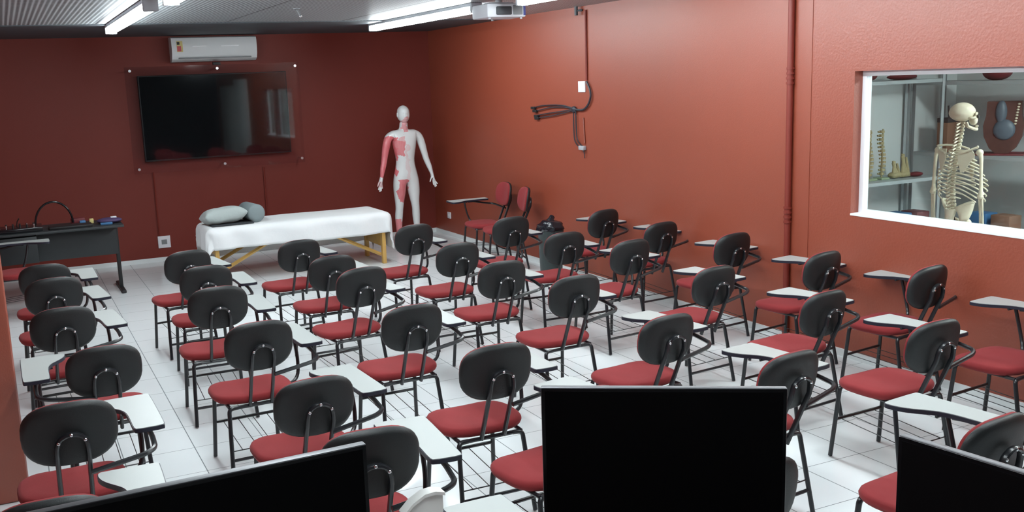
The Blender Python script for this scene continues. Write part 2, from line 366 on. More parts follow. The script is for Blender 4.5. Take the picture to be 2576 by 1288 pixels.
GROUP = 'black backed red seat tablet chairs'
def make_chair(m=1, tablet=True):
    """m=1 right handed, -1 left handed; all parts local to the chair"""
    t = bpy.data.objects.new('tablet_chair', None); col.objects.link(t); t.empty_display_size = .1
    SEAT.build('seat', M['fabric'], t)
    bk = bpy.data.objects  # noqa
    CUSH.build('backrest', M['fabric'], t).location = (0, -.241, .724)
    SHELL.build('back_shell', M['shell'], t).location = (0, -.241, .724)
    R_ = .0118
    fr = MB()
    for s in (-1, 1):
        fr.tube([(s*.165, .205, .405), (s*.165, -.135, .398)], .010)
    fr.tube([(-.165, .205, .405), (.165, .205, .405)], .010)
    fr.tube([(-.165, -.135, .396), (.165, -.135, .396)], .011)
    MB().tube([(-.183, .224, .215), (.183, .224, .215)], .009).build('crossbar', M['steel'], t)
    MB().tube([(-.186, -.188, .12), (.186, -.188, .12)], .009).build('crossbar', M['steel'], t)
    fr.build('frame', M['steel'], t)
    for s in (-1, 1):
        MB().tube(pts_round([(s*.125, .205, .403), (s*.172, .205, .402), (s*.189, .243, .006)], .03), R_, 10).build('leg', M['steel'], t)
        MB().tube(pts_round([(s*.120, -.135, .396), (s*.170, -.137, .395), (s*.193, -.209, .006)], .035), R_, 10).build('leg', M['steel'], t)
    bb = MB()
    bb.tube([(-.184, -.180, .170), (.184, -.180, .170)], .0032, 6)
    for k in (-1.5, -.5, .5, 1.5):
        bb.tube([(k*.085, .228, .206), (k*.085, -.184, .174)], .0024, 5)
    bb.build('book_basket', M['wire'], t)
    # bent bracket: inverted U carrying the backrest
    br = MB(); p = []
    def bp_(x, z): return (x, -.165-(z-.40)*.43 if z < .62 else -.2595-.012-(z-.62)*.16, z)
    p += [bp_(-.060, .385), bp_(-.060, .46), bp_(-.060, .54), bp_(-.060, .60), bp_(-.060, .66), bp_(-.058, .69)]
    for k in range(9):
        a = PI-PI*k/8; p.append(bp_(.056*math.cos(a), .70+.045*math.sin(a)))
    p += [bp_(.058, .69), bp_(.060, .66), bp_(.060, .60), bp_(.060, .54), bp_(.060, .46), bp_(.060, .385)]
    br.tube(p, .0135, 8, r2=.75)
    bk = br.build('back_bracket', M['steel'], t)
    for x, z in ((-.050, .716), (.0, .745), (.050, .716)):
        q = bp_(x, z); MB().blob((q[0], q[1]-.0105, q[2]), .0075, .005, .0075, 8, 6).build('rivet', M['rivet'], bk)
    if tablet:
        tb = MB().prism(tablet_poly(m), .674, .691).build('writing_tablet', M['laminate'], t, ang=60)
        P = tablet_poly(m, .0035); Q = tablet_poly(m, -.001); n = len(P); e = MB()
        e.add([(x, y, .671) for x, y in P]+[(x, y, .6885) for x, y in P]+[(x, y, .6885) for x, y in Q]+[(x, y, .671) for x, y in Q],
              [(i+a*n, (i+1) % n+a*n, (i+1) % n+((a+1) % 4)*n, i+((a+1) % 4)*n) for i in range(n) for a in range(4)])
        e.build('edge_band', M['edge'], tb, ang=60)
        sp = MB()
        sp.tube(pts_round([(m*.060, -.262, .585), (m*.28, -.235, .610), (m*.325, -.205, .618), (m*.33, -.06, .640), (m*.30, .05, .668), (m*.275, .12, .668)], .07, 6), .0115, 8)
        sp.tube(pts_round([(m*.30, .16, .668), (m*.31, .13, .53), (m*.29, .09, .42), (m*.165, .06, .402)], .06, 6), .0105, 8)
        sp.tube([(m*.33, -.10, .668), (m*.33, .26, .668)], .007, 6)
        sp.tube([(m*.23, .16, .668), (m*.34, .16, .668)], .007, 6)
        sp.build('tablet_support', M['steel'], t)
    return t

CH = {
 'A1': (0.100, 4.342, 0.0115, 0.033), 'A2': (0.321, 5.373, 0.0112, -0.013), 'A3': (0.167, 6.372, 0.0793, 0.010), 'A4': (0.158, 7.301, 0.0922, 0.034), 'A5': (0.150, 8.164, 0.0038, -0.004), 'B1': (1.076, 3.404, -0.0892, 0.037), 'B2': (1.099, 4.278, 0.0394, -0.019), 'B3': (1.094, 5.290, 0.0356, 0.023), 'B4': (1.087, 6.285, -0.0228, 0.039), 'B5': (1.181, 7.209, -0.0103, 0.014), 'B6': (1.160, 8.025, 0.1282, 0.006), 'C1': (1.961, 4.186, -0.0085, 0.026), 'C2': (1.960, 5.241, 0.0224, 0.007), 'C3': (2.003, 6.303, 0.1416, 0.045), 'C4': (2.080, 7.116, 0.0284, -0.001), 'C5': (2.067, 8.039, 0.1160, -0.007), 'D0': (3.057, 3.472, 0.1120, -0.018), 'D1': (3.037, 4.349, 0.1002, -0.022), 'D2': (3.078, 5.330, 0.0371, 0.025), 'D3': (3.019, 6.183, 0.0063, -0.007), 'D4': (3.072, 7.051, 0.0374, -0.005), 'D5': (3.074, 7.991, 0.1080, 0.029), 'E1': (4.072, 3.541, 0.0459, -0.028), 'E2': (4.146, 4.357, 0.1152, -0.040), 'E3': (4.092, 5.261, 0.1036, -0.029), 'E4': (4.125, 6.276, 0.1080, 0.011), 'E5': (4.041, 7.038, -0.0270, -0.016), 'E6': (3.967, 7.868, 0.0347, 0.025), 'F2': (5.047, 4.415, 0.1295, -0.006), 'F3': (4.941, 5.178, 0.1439, -0.015), 'F4': (4.937, 6.092, 0.1177, -0.000), 'F5': (5.039, 7.131, 0.0967, -0.045), 'F6': (4.931, 7.900, 0.1799, -0.006), 'C0': (1.971, 3.475, 0.1190, 0.000), 'Cm': (2.039, 2.562, 0.0000, 0.000), 'Dm': (3.096, 2.485, 0.1019, -0.024), 'F1': (4.905, 3.506, 0.0895, 0.000), 'B0': (1.026, 2.486, 0.0000, 0.000), 'A0': (0.001, 3.427, -0.0382, 0.000)
}
colname = {'A': 'leftmost column', 'B': 'second column from the left', 'C': 'third column from the left',
           'D': 'fourth column from the left', 'E': 'fifth column, one in from the right wall', 'F': 'last column along the right wall'}
LAB = {
 'A5': 'tablet chair in leftmost column, farthest back, in front of the black desk',
 'A4': 'tablet chair in leftmost column, second from the black desk',
 'A3': 'tablet chair in leftmost column, third from the black desk, third backrest down',
 'A2': 'left handed tablet chair in leftmost column, its white tablet on the left side',
 'A1': 'large tablet chair at lower left corner, beside the left wall end',
 'A0': 'nearest tablet chair at lower left, only its white tablet above the left monitor',
 'B6': 'tablet chair in second column, farthest back, by the massage table',
 'B5': 'tablet chair in second column, second from the massage table, between two overlapping backrests',
 'B4': 'tablet chair in second column, third from the massage table',
 'B3': 'tablet chair in second column, fourth from the massage table, full red seat showing',
 'B2': 'tablet chair in second column, fifth from the massage table, above the left monitor',
 'B1': 'tablet chair in second column, partly behind the right corner of the left monitor',
 'B0': 'nearest tablet chair between two monitors, only its white tablet over the white plastic chair',
 'C5': 'tablet chair in third column, farthest back, directly before the massage table braces',
 'C4': 'tablet chair in third column, second from the massage table',
 'C3': 'tablet chair in third column, third from the massage table',
 'C2': 'tablet chair in third column, fourth from the massage table, middle of the room',
 'C1': 'tablet chair in third column just left of the middle monitor top corner',
 'C0': 'tablet chair behind the left edge of the middle monitor, red seat half hidden',
 'Cm': 'tablet chair hidden behind the middle monitor, only its dark backrest edge past the right side',
 'D5': 'tablet chair in fourth column, farthest back, in front of the muscle mannequin',
 'D4': 'tablet chair in fourth column, second from the mannequin',
 'D3': 'tablet chair in fourth column, third from the mannequin',
 'D2': 'tablet chair in fourth column, fourth from the mannequin',
 'D1': 'tablet chair in fourth column just above the middle monitor, its seat cut by the monitor',
 'D0': 'tablet chair at the top right corner of the middle monitor',
 'Dm': 'tablet chair at lower right corner behind the right monitor, red rim showing',
 'E6': 'tablet chair in fifth column, farthest back, in front of the red corner chairs',
 'E5': 'tablet chair in fifth column beside the bagged bin',
 'E4': 'tablet chair in fifth column, third from the back, after the bin',
 'E3': 'tablet chair in fifth column, fourth from the back, left of the wall pipe',
 'E2': 'tablet chair in fifth column, fifth from the back, below the wall pipe',
 'E1': 'nearest tablet chair in fifth column, whole red seat showing above the right monitor',
 'F6': 'tablet chair by the right wall, farthest back, just past the bin',
 'F5': 'tablet chair by the right wall, second from the back',
 'F4': 'tablet chair by the right wall, third from the back, left of the wall pipe',
 'F3': 'tablet chair by the right wall, fourth from the back, right of the wall pipe',
 'F2': 'tablet chair by the right wall, fifth from the back, under the lab window',
 'F1': 'tablet chair cut by the right edge of the photo, against the right wall',
}
proto = make_chair(1); first = True
proto_left = make_chair(-1)
def set_chair(t, x, y, a, dz, label):
    t.location = (x, y, 0); t.rotation_euler = (0, 0, a)
    tag(t, label, 'chair', GROUP)
    for ch in t.children:
        if ch.name.startswith(('backrest', 'back_shell')): ch.location.z = .724+dz; ch.location.y = -.241-dz*.16
        if ch.name.startswith('back_bracket'): ch.location.z = dz*.7
for k, (x, y, a, dz) in CH.items():
    if k == 'A2': t = proto_left
    elif k == 'Cm': t = make_chair(-1); x += .035
    elif first: t = proto; first = False
    else: t = copy_tree(proto)
    set_chair(t, x, y, a, dz, LAB[k])
t = make_chair(-1); set_chair(t, -.08, 10.2, -PI/2, 0, 'tablet chair turned sideways in front of the black desk at the left edge')
t = copy_tree(proto); set_chair(t, 4.97, 10.15, PI/2-.05, .035, 'tablet chair in the far corner facing left with its red backrest to the wall')
t = make_chair(1, tablet=False); set_chair(t, 4.93, 9.62, PI/2-.25, .03, 'chair without a tablet beside the right wall, red backrest facing left')

# ---------------------------------------------------------------- television behind a clear sheet
tv = thing('television', 'large black wall television, switched off, behind a clear sheet on the dark red wall', 'television', (2.42, 12.50, 1.77))
MB().bbox(-.91, .91, -.025, .035, -.515, .515, b=.008).build('casing', M['satin_black'], tv)
MB().box(-.895, .895, -.0275, -.0255, -.495, .500).build('screen', M['tvglass'], tv, smooth=False)
MB().box(-.25, .25, .035, .068, -.2, .2).build('wall_bracket', M['satin_black'], tv, smooth=False)
ac_ = thing('acrylic_sheet', 'clear acrylic sheet held by six bright screws in front of the television', 'plastic sheet', (2.42, 12.41, 1.76))
MB().box(-1.06, 1.06, -.003, .003, -.64, .63).build('panel', M['acrylic'], ac_, smooth=False)
for x, z in ((-1.0, .585), (.03, .585), (1.01, .585), (-1.0, -.585), (.03, -.585), (1.02, -.585)):
    b = MB(); b.tube([(x, -.012, z), (x, .158, z)], .009, 8); b.tube([(x, -.018, z), (x, -.004, z)], .017, 10)
    b.build('standoff_screw', M['rivet'], ac_)
tk = MB(); tk.bbox(2.40, 2.49, 12.36, 12.42, 2.385, 2.42, b=.006)
tag(tk.build('cable_clip', M['satin_black']), 'small black clip under the air conditioner above the television', 'clip')

# ---------------------------------------------------------------- air conditioner
ac = thing('air_conditioner', 'white split air conditioner high on the dark red wall above the television', 'air conditioner', (2.44, 12.565, 2.58))
a = MB(); prof = [(0, -.145), (-.10, -.145), (-.165, -.115), (-.195, -.06), (-.205, .0), (-.20, .10), (-.185, .135), (-.15, .148), (0, .148)]
n = len(prof); L = .515
a.add([(-L, y, z) for y, z in prof]+[(L, y, z) for y, z in prof], [(i, (i+1) % n, n+(i+1) % n, n+i) for i in range(n)]+[tuple(range(n)), tuple(range(n, 2*n))])
a.build('casing', M['ac'], ac, ang=30)
MB().bbox(-.44, .44, -.196, -.150, -.112, -.098, b=.003).build('air_flap', M['grey'], ac)
for x0, x1 in ((-.27, -.10), (.07, .29)):
    MB().bbox(x0, x1, -.2075, -.198, .028, .042, b=.002).build('trim_strip', M['ac_line'], ac)
lb = MB().box(-.455, -.385, -.2065, -.2, -.03, .098).build('energy_label', M['yellow'], ac, smooth=False)
MB().box(-.452, -.420, -.2080, -.2065, .055, .090).build('label_patch', M['satin_black'], lb, smooth=False)
MB().box(-.452, -.405, -.2080, -.2065, -.022, .040).build('label_patch', M['red_label'], lb, smooth=False)

# ---------------------------------------------------------------- wiring and plates
def plate(name, loc, w_, h_, face, label, holes=1):
    o = thing(name, label, 'socket', loc, 0 if face == 'back' else -PI/2)
    MB().bbox(-w_/2, w_/2, -.012, 0, -h_/2, h_/2, b=.003).build('cover', M['socket'], o)
    for i in range(holes):
        MB().bbox(-w_*.22, w_*.22, -.0145, -.011, -h_*.2+(i-.5*(holes-1))*h_*.42, h_*.2+(i-.5*(holes-1))*h_*.42, b=.002).build('insert', M['grey'] if holes == 1 and face == 'back' else M['ac_line'], o)
plate('wall_socket', (1.65, YB, .245), .15, .15, 'back', 'square white socket low on the dark wall between the desk and massage table')
plate('wall_socket', (XW, 12.1, .28), .10, .085, 'right', 'small white socket low on the right wall near the far corner')
plate('switch_plate', (XW, 8.64, 1.97), .13, .11, 'right', 'small white plate halfway down the right wall conduit')
def cable(name, pts, r, m, label, cat='cable', parts=()):
    o = MB().tube(pts, r, 6).build(name, m); return tag(o, label, cat)
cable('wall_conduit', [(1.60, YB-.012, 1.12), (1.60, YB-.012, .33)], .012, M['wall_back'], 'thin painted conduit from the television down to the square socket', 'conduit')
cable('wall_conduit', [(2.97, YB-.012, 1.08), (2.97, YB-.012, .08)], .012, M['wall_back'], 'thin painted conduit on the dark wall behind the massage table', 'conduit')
cable('wall_conduit', [(XW-.012, 8.54, 2.72), (XW-.012, 8.54, 2.03)], .011, M['pipe'], 'thin red painted conduit from the ceiling to the white plate', 'conduit')
cable('wall_conduit', [(XW-.010, 8.62, 1.66), (XW-.010, 8.60, 1.40)], .009, M['wall'], 'short painted conduit between the hanging cables and the plug', 'conduit')
cl = thing('hanging_cables', 'tangle of dark cables tied in a knot on the orange wall', 'cable', (5.335, 8.78, 1.74))
def cc(P, r=.0062):
    MB().tube(pts_round([(0, y-8.78, z-1.74) for y, z in P], .05, 3), r, 6).build('cable', M['cable'], cl)
cc([(8.53, 2.02), (8.47, 1.95), (8.45, 1.88), (8.49, 1.80), (8.58, 1.74), (8.69, 1.735), (8.79, 1.745)], .011)
cc([(8.78, 1.75), (8.97, 1.78), (9.19, 1.785), (9.47, 1.775), (9.63, 1.75)])
cc([(8.80, 1.73), (8.97, 1.705), (9.22, 1.67), (9.55, 1.64)])
cc([(8.81, 1.74), (9.01, 1.72), (9.26, 1.70), (9.53, 1.672)])
cc([(8.79, 1.745), (8.97, 1.765), (9.25, 1.76), (9.55, 1.72)], .006)
cc([(8.79, 1.74), (8.79, 1.55), (8.78, 1.42), (8.71, 1.365), (8.62, 1.345)])
cc([(8.745, 1.73), (8.74, 1.55), (8.73, 1.44), (8.68, 1.39), (8.60, 1.365)])
cc([(8.66, 1.35), (8.60, 1.33), (8.585, 1.25)], .005)
MB().blob((0, 0, 0), .022, .045, .035, 10, 8).build('knot', M['cable'], cl)
for y, z in ((9.64, 1.748), (9.60, 1.715), (9.56, 1.635), (9.57, 1.66)):
    MB().bbox(-.014, .014, y-8.78-.04, y-8.78+.04, z-1.74-.014, z-1.74+.014, b=.004).build('connector', M['satin_black'], cl)
MB().bbox(-.02, .018, 8.58-8.78, 8.68-8.78, 1.33-1.74, 1.375-1.74, b=.008).build('plug', M['fixture'], cl)
pp = thing('wall_pipe', 'dark red painted vertical pipe with ringed couplings left of the lab window', 'pipe', (XW-.026, 5.69, 0))
MB().tube([(0, 0, .0), (0, 0, ZC)], .024, 12).build('pipe', M['pipe'], pp)
for z0 in (1.96, .92):
    for k in range(4): MB().tube([(0, 0, z0+k*.036), (0, 0, z0+k*.036+.016)], .031, 12).build('ring', M['pipe'], pp)
ec = MB(); ec.tube([(5.31, 8.66, ZC), (5.31, 8.66, 2.675)], .018, 10); ec.tube([(5.31, 8.66, 2.72), (5.345, 8.60, 2.72)], .010, 8)
tag(ec.build('pipe_elbow', M['proj_dark']), 'short dark pipe end at the ceiling above the wall conduit', 'pipe')

sp = thing('sprinkler', 'small ceiling sprinkler head with a bright tip, left of the long lamp', 'sprinkler', (2.46, 8.60, ZC))
MB().tube([(-.03, 0, 0), (-.015, 0, -.03), (0, 0, -.055)], .010, 8).build('stem', M['grey'], sp)
MB().blob((0, 0, -.066), .014, .014, .012, 10, 8).build('tip', M['rivet'], sp)
MB().lathe([(.03, 0), (.03, -.006), (.012, -.010)], (-.03, 0, 0)).build('rosette', M['grey'], sp)

# ---------------------------------------------------------------- projector
pj = thing('projector', 'white ceiling projector hanging between two long lamps, cut by the top edge', 'projector', (3.96, 7.72, ZC))
MB().tube([(0, 0, 0), (0, 0, -.04)], .03, 12).build('mount_pole', M['fixture'], pj)
MB().box(-.10, .10, -.08, .08, -.05, -.035).build('mount_plate', M['fixture'], pj, smooth=False)
MB().bbox(-.185, .185, -.15, .15, -.165, -.05, b=.014).build('casing', M['proj'], pj)
MB().bbox(-.10, .045, -.156, -.145, -.145, -.075, b=.01).build('connector_panel', M['proj_dark'], pj)
MB().bbox(.06, .15, -.155, -.146, -.145, -.065, b=.004).build('air_vent', M['grey'], pj)
MB().bbox(.158, .178, -.156, -.14, -.15, -.06, b=.003).build('side_trim', M['proj_blue'], pj)
MB().tube([(.09, .13, -.11), (.09, .175, -.11)], .035, 16).build('lens', M['gloss_black'], pj)
for x, y in ((-.15, -.12), (.15, -.12), (0, .12)):
    MB().tube([(x, y, -.165), (x, y, -.178)], .012, 10).build('foot', M['fixture'], pj)

# ---------------------------------------------------------------- massage table, sheet, pillow, bolster
mt = thing('massage_table', 'folding massage table with yellow wooden legs under a white sheet', 'table', (2.915, 11.02, 0))
MB().bbox(-1.02, 1.02, -.315, .315, .53, .587, b=.026).build('padded_top', M['under'], mt)
for sx in (-1, 1):
    for sy in (-1, 1):
        MB().bbox(sx*.965-.022, sx*.965+.022, sy*.30-.030, sy*.30+.030, 0, .53, b=.004).build('leg', M['pine'], mt)
    MB().bbox(sx*.965-.012, sx*.965+.012, -.27, .27, .20 if sx > 0 else .30, .50, b=.004).build('end_board', M['pine'], mt)
    for sy in (-1, 1):
        y = sy*.30-sy*.05
        MB().tube([(sx*.95, y, .10), (sx*.12, y, .515)], .020, 4).build('brace', M['pine'], mt)
X0, X1, Y0, Y1, ZT = 1.86, 3.975, 10.67, 11.37, .607
def sheet_fn(u, v):
    dl, dr, dn, df = .24, .42, .215, .40
    s_ = (X0-dl)+(X1-X0+dl+dr)*u; t_ = (Y0-dn)+(Y1-Y0+dn+df)*v
    cx, cy = min(max(s_, X0+.065), X1-.065), min(max(t_, Y0+.065), Y1-.065)
    dx, dy = s_-cx, t_-cy; d = math.hypot(dx, dy)
    if d < 1e-6: return (s_, t_, ZT+.004*math.sin(s_*5)*math.sin(t_*9)+.003*math.sin(s_*2.1+1))
    ux, uy = dx/d, dy/d; r = .075
    if d < r*PI/2: a = d/r; ho, dz = r*math.sin(a), r*(1-math.cos(a))
    else: ho, dz = r+.03*(d-r*PI/2), r+(d-r*PI/2)
    fold = .016*math.sin(s_*13+1.9*math.sin(s_*3.1)+t_*6)*min(1, dz/.1) if abs(uy) > .5 else .010*math.sin(t_*23)*min(1, dz/.1)
    ho += fold
    dz *= 1-.12*(abs(ux*uy)*2)
    return (cx+ux*ho, cy+uy*ho, max(ZT-dz, .03)+.008*math.sin(s_*3.3)*min(1, dz/.1))
sh = MB().grid(sheet_fn, 110, 48).build('bed_sheet', M['sheet'], ang=180)
sm = sh.modifiers.new('thick', 'SOLIDIFY'); sm.thickness = .004; sm.offset = 1
tag(sh, 'long white sheet draped over the massage table', 'sheet')
dc = MB(); dc.bbox(1.93, 2.40, 10.79, 11.12, .612, .626, b=.006)
tag(dc.build('folded_cloth', M['dark_cloth']), 'thin dark folded cloth lying under the grey pillow', 'cloth')
def pillow_mesh(L_, W_, H_):
    b = MB(); nu, nv = 28, 20; vs = []
    for side in (1, -1):
        for j in range(nv+1):
            for i in range(nu+1):
                u, v = i/nu*2-1, j/nv*2-1
                h = (1-abs(u)**3.2)**.5*(1-abs(v)**3.2)**.5
                pin = 1-.10*(1-(abs(v))**2)*abs(u)**6-.0
                vs.append((u*L_*(1-.06*v*v*0)*pin, v*W_*(1-.10*(1-u*u)*abs(v)**6), side*H_*h*(1+.05*math.sin(u*7+v*3))))
    m_ = (nu+1)*(nv+1); fs = []
    for sd in range(2):
        for j in range(nv):
            for i in range(nu):
                q = sd*m_+j*(nu+1)+i; fs.append((q, q+1, q+nu+2, q+nu+1))
    b.add(vs, fs); return b
po = pillow_mesh(.245, .165, .092).build('pillow', M['pillow'], ang=180)
po.location = (2.10, 10.97, .71); po.rotation_euler = (math.radians(-8), math.radians(-3), math.radians(4))
tag(po, 'plump grey green pillow on the head end of the massage table', 'pillow')
bo = MB(); R0 = .102
bo.lathe([(.0, 0), (R0*.6, .002), (R0*.9, .01), (R0, .028), (R0, .36), (R0*.9, .378), (R0*.6, .386), (0, .388)], n=28)
bo = bo.build('bolster', M['bolster'], ang=50); bo.location = (2.45, 10.84, .712); bo.rotation_euler = (math.radians(-90), 0, math.radians(7))
tag(bo, 'slate grey round bolster beside the pillow on the massage table', 'bolster')

# ---------------------------------------------------------------- skin helper for figures
def skin_mesh(V, Ed, Rd, root=0, sub=2):
    me = bpy.data.meshes.new('tmp'); me.from_pydata(V, Ed, []); o = bpy.data.objects.new('tmp', me); col.objects.link(o)
    o.modifiers.new('s', 'SKIN'); sb = o.modifiers.new('u', 'SUBSURF'); sb.levels = sub; sb.render_levels = sub
    for i, r in enumerate(Rd):
        d = me.skin_vertices[0].data[i]; d.radius = r if isinstance(r, tuple) else (r, r); d.use_root = (i == root)
    bpy.context.view_layer.update(); dg = bpy.context.evaluated_depsgraph_get()
    e = bpy.data.meshes.new_from_object(o.evaluated_get(dg))
    vs = [v.co[:] for v in e.vertices]; fs = [tuple(p.vertices) for p in e.polygons]
    bpy.data.objects.remove(o); bpy.data.meshes.remove(me); bpy.data.meshes.remove(e)
    return vs, fs

# ---------------------------------------------------------------- muscle mannequin
def mannequin_mat():
    m = mat('painted_muscle_model', (.7, .7, .7), .28, spec=.5, coat=.3); n, l = nt(m); b = n['Principled BSDF']
    tc = n.new('ShaderNodeTexCoord'); no = n.new('ShaderNodeTexNoise'); no.inputs['Scale'].default_value = 9; no.inputs['Detail'].default_value = 4
    l.new(tc.outputs['Object'], no.inputs['Vector'])
    ce = n.new('ShaderNodeVectorMath'); ce.operation = 'SUBTRACT'; ce.inputs[1].default_value = (.5, .5, .5); l.new(no.outputs['Color'], ce.inputs[0])
    sc_ = n.new('ShaderNodeVectorMath'); sc_.operation = 'SCALE'; sc_.inputs[3].default_value = .16; l.new(ce.outputs[0], sc_.inputs[0])
    ad2 = n.new('ShaderNodeVectorMath'); ad2.operation = 'ADD'; l.new(tc.outputs['Object'], ad2.inputs[0]); l.new(sc_.outputs[0], ad2.inputs[1])
    sub = n.new('ShaderNodeVectorMath'); sub.operation = 'SUBTRACT'; sub.inputs[1].default_value = (.0, .0, .0); l.new(ad2.outputs[0], sub.inputs[0])
    sx = n.new('ShaderNodeSeparateXYZ'); l.new(sub.outputs[0], sx.inputs[0])
    def rng(out, a, c):
        g = n.new('ShaderNodeMath'); g.operation = 'GREATER_THAN'; g.inputs[1].default_value = a; l.new(out, g.inputs[0])
        h = n.new('ShaderNodeMath'); h.operation = 'LESS_THAN'; h.inputs[1].default_value = c; l.new(out, h.inputs[0])
        k = n.new('ShaderNodeMath'); k.operation = 'MULTIPLY'; l.new(g.outputs[0], k.inputs[0]); l.new(h.outputs[0], k.inputs[1]); return k.outputs[0]
    def box(x0, x1, z0, z1, st):
        k = n.new('ShaderNodeMath'); k.operation = 'MULTIPLY'; l.new(rng(sx.outputs[0], x0, x1), k.inputs[0]); l.new(rng(sx.outputs[2], z0, z1), k.inputs[1])
        q = n.new('ShaderNodeMath'); q.operation = 'MULTIPLY'; q.inputs[1].default_value = st; l.new(k.outputs[0], q.inputs[0]); return q.outputs[0]
    tot = None
    for a in ((-.5, -.13, .90, 1.40, 1), (-.20, -.03, 1.17, 1.34, .9), (-.12, -.02, 1.30, 1.39, .55), (-.045, .02, 1.42, 1.55, .75), (-.045, .035, 1.545, 1.64, .6),
              (-.13, -.005, .55, .84, .95), (-.2, -.09, .10, .33, .9), (-.03, .02, .84, 1.15, .2), (-.02, .02, 1.15, 1.3, .3), (-.5, -.30, .78, .84, .4)):
        o = box(*a)
        if tot is None: tot = o
        else:
            s_ = n.new('ShaderNodeMath'); s_.operation = 'MAXIMUM'; l.new(tot, s_.inputs[0]); l.new(o, s_.inputs[1]); tot = s_.outputs[0]
    wv = n.new('ShaderNodeTexNoise'); wv.inputs['Scale'].default_value = 1; mp = n.new('ShaderNodeMapping'); mp.inputs['Scale'].default_value = (60, 60, 9)
    l.new(tc.outputs['Object'], mp.inputs[0]); l.new(mp.outputs[0], wv.inputs['Vector'])
    rd = n.new('ShaderNodeMix'); rd.data_type = 'RGBA'; rd.inputs[6].default_value = (.62, .10, .12, 1); rd.inputs[7].default_value = (.80, .26, .28, 1); l.new(wv.outputs['Fac'], rd.inputs[0])
    mx = n.new('ShaderNodeMix'); mx.data_type = 'RGBA'; mx.inputs[6].default_value = (.74, .77, .77, 1); l.new(rd.outputs[2], mx.inputs[7]); l.new(tot, mx.inputs[0])
    l.new(mx.outputs[2], b.inputs['Base Color']); return m
def mannequin():
    V = []; Ed = []; Rd = []
    def v(p, r, par=None):
        V.append(p); Rd.append(r)
        if par is not None: Ed.append((par, len(V)-1))
        return len(V)-1
    pel = v((0, 0, .95), (.140, .105)); wst = v((0, -.005, 1.08), (.120, .092), pel); rb = v((0, -.005, 1.20), (.155, .108), wst); ch = v((0, 0, 1.32), (.178, .118), rb)
    up = v((0, .01, 1.415), (.125, .085), ch); nk = v((0, .005, 1.475), (.064, .062), up); n2 = v((0, -.005, 1.53), (.058, .058), nk)
    hd = v((0, -.02, 1.60), (.060, .075), n2)
    for s in (-1, 1):
        a = v((s*.135, .01, 1.425), (.066, .062), up); b = v((s*.212, .01, 1.405), (.058, .058), a); c = v((s*.243, .005, 1.30), (.054, .056), b)
        d = v((s*.278, 0, 1.16), (.044, .045), c); e = v((s*.292, -.01, 1.09), (.041, .042), d); f = v((s*.325, -.03, .99), (.038, .037), e); g = v((s*.350, -.045, .895), (.026, .022), f)
        h = v((s*.362, -.05, .855), (.030, .016), g); k = v((s*.372, -.052, .815), (.036, .014), h)
        for dx, dz, ln in ((-.022, -.062, .9), (-.006, -.075, 1), (.010, -.070, 1), (.026, -.055, .85)):
            q = v((k and s*.372+dx*.55, -.054, .815+dz*.35), .011, k); q = v((s*.380+dx*.9, -.060, .815+dz*.85), .0105, q); q = v((s*.388+dx*1.1, -.070, .815+dz*1.35*ln), .009, q)
        q = v((s*.362-s*.034 if s > 0 else s*.362-.036, -.062, .835), .010, h); sgn = -1 if s > 0 else -1
        q = v((V[q][0]+sgn*.014, -.068, .805), .009, q); q = v((V[q][0]+sgn*.008, -.072, .785), .007, q)
        l0 = v((s*.088, 0, .875), (.100, .098), pel); l1 = v((s*.098, -.005, .70), (.086, .090), l0); l2 = v((s*.108, -.005, .55), (.060, .062), l1); l3 = v((s*.115, -.01, .47), (.050, .054), l2)
        l4 = v((s*.122, .01, .36), (.052, .056), l3); l5 = v((s*.126, .01, .22), (.038, .042), l4); l6 = v((s*.128, .01, .11), (.030, .034), l5); l7 = v((s*.130, .015, .065), (.034, .038), l6)
        l8 = v((s*.140, -.07, .055), (.036, .026), l7); v((s*.146, -.14, .045), (.036, .017), l8)
    vs, fs = skin_mesh(V, Ed, Rd)
    b = MB().add(vs, fs)
    def hf(d):
        k = 1+.07*max(0, 1-abs(d.z-.55)/.45)
        if d.z < -.2: k -= .20*(-d.z-.2)*(1 if d.y > -.3 else .25)
        if d.y < -.75 and -.15 < d.z < .25 and abs(d.x) > .18: k -= .07
        return k
    b.blob((0, -.018, 1.675), .078, .098, .118, 28, 22, hf)
    b.tube([(0, -.108, 1.70), (0, -.122, 1.672), (0, -.128, 1.655)], [.006, .010, .013], 8)
    for s in (-1, 1):
        b.blob((s*.076, -.008, 1.675), .010, .020, .032, 10, 8)
        b.blob((s*.028, -.098, 1.700), .013, .007, .007, 8, 6)
    b.blob((0, -.108, 1.625), .024, .010, .007, 10, 6)
    return b
mq = thing('anatomy_mannequin', 'life size male muscle mannequin, one side red and the other white, arms held out', 'mannequin', (4.66, 11.88, 0))
MB().bbox(-.22, .22, -.20, .16, 0, .022, b=.006).build('base', M['fixture'], mq)
mannequin().build('body', mannequin_mat(), mq, ang=180)

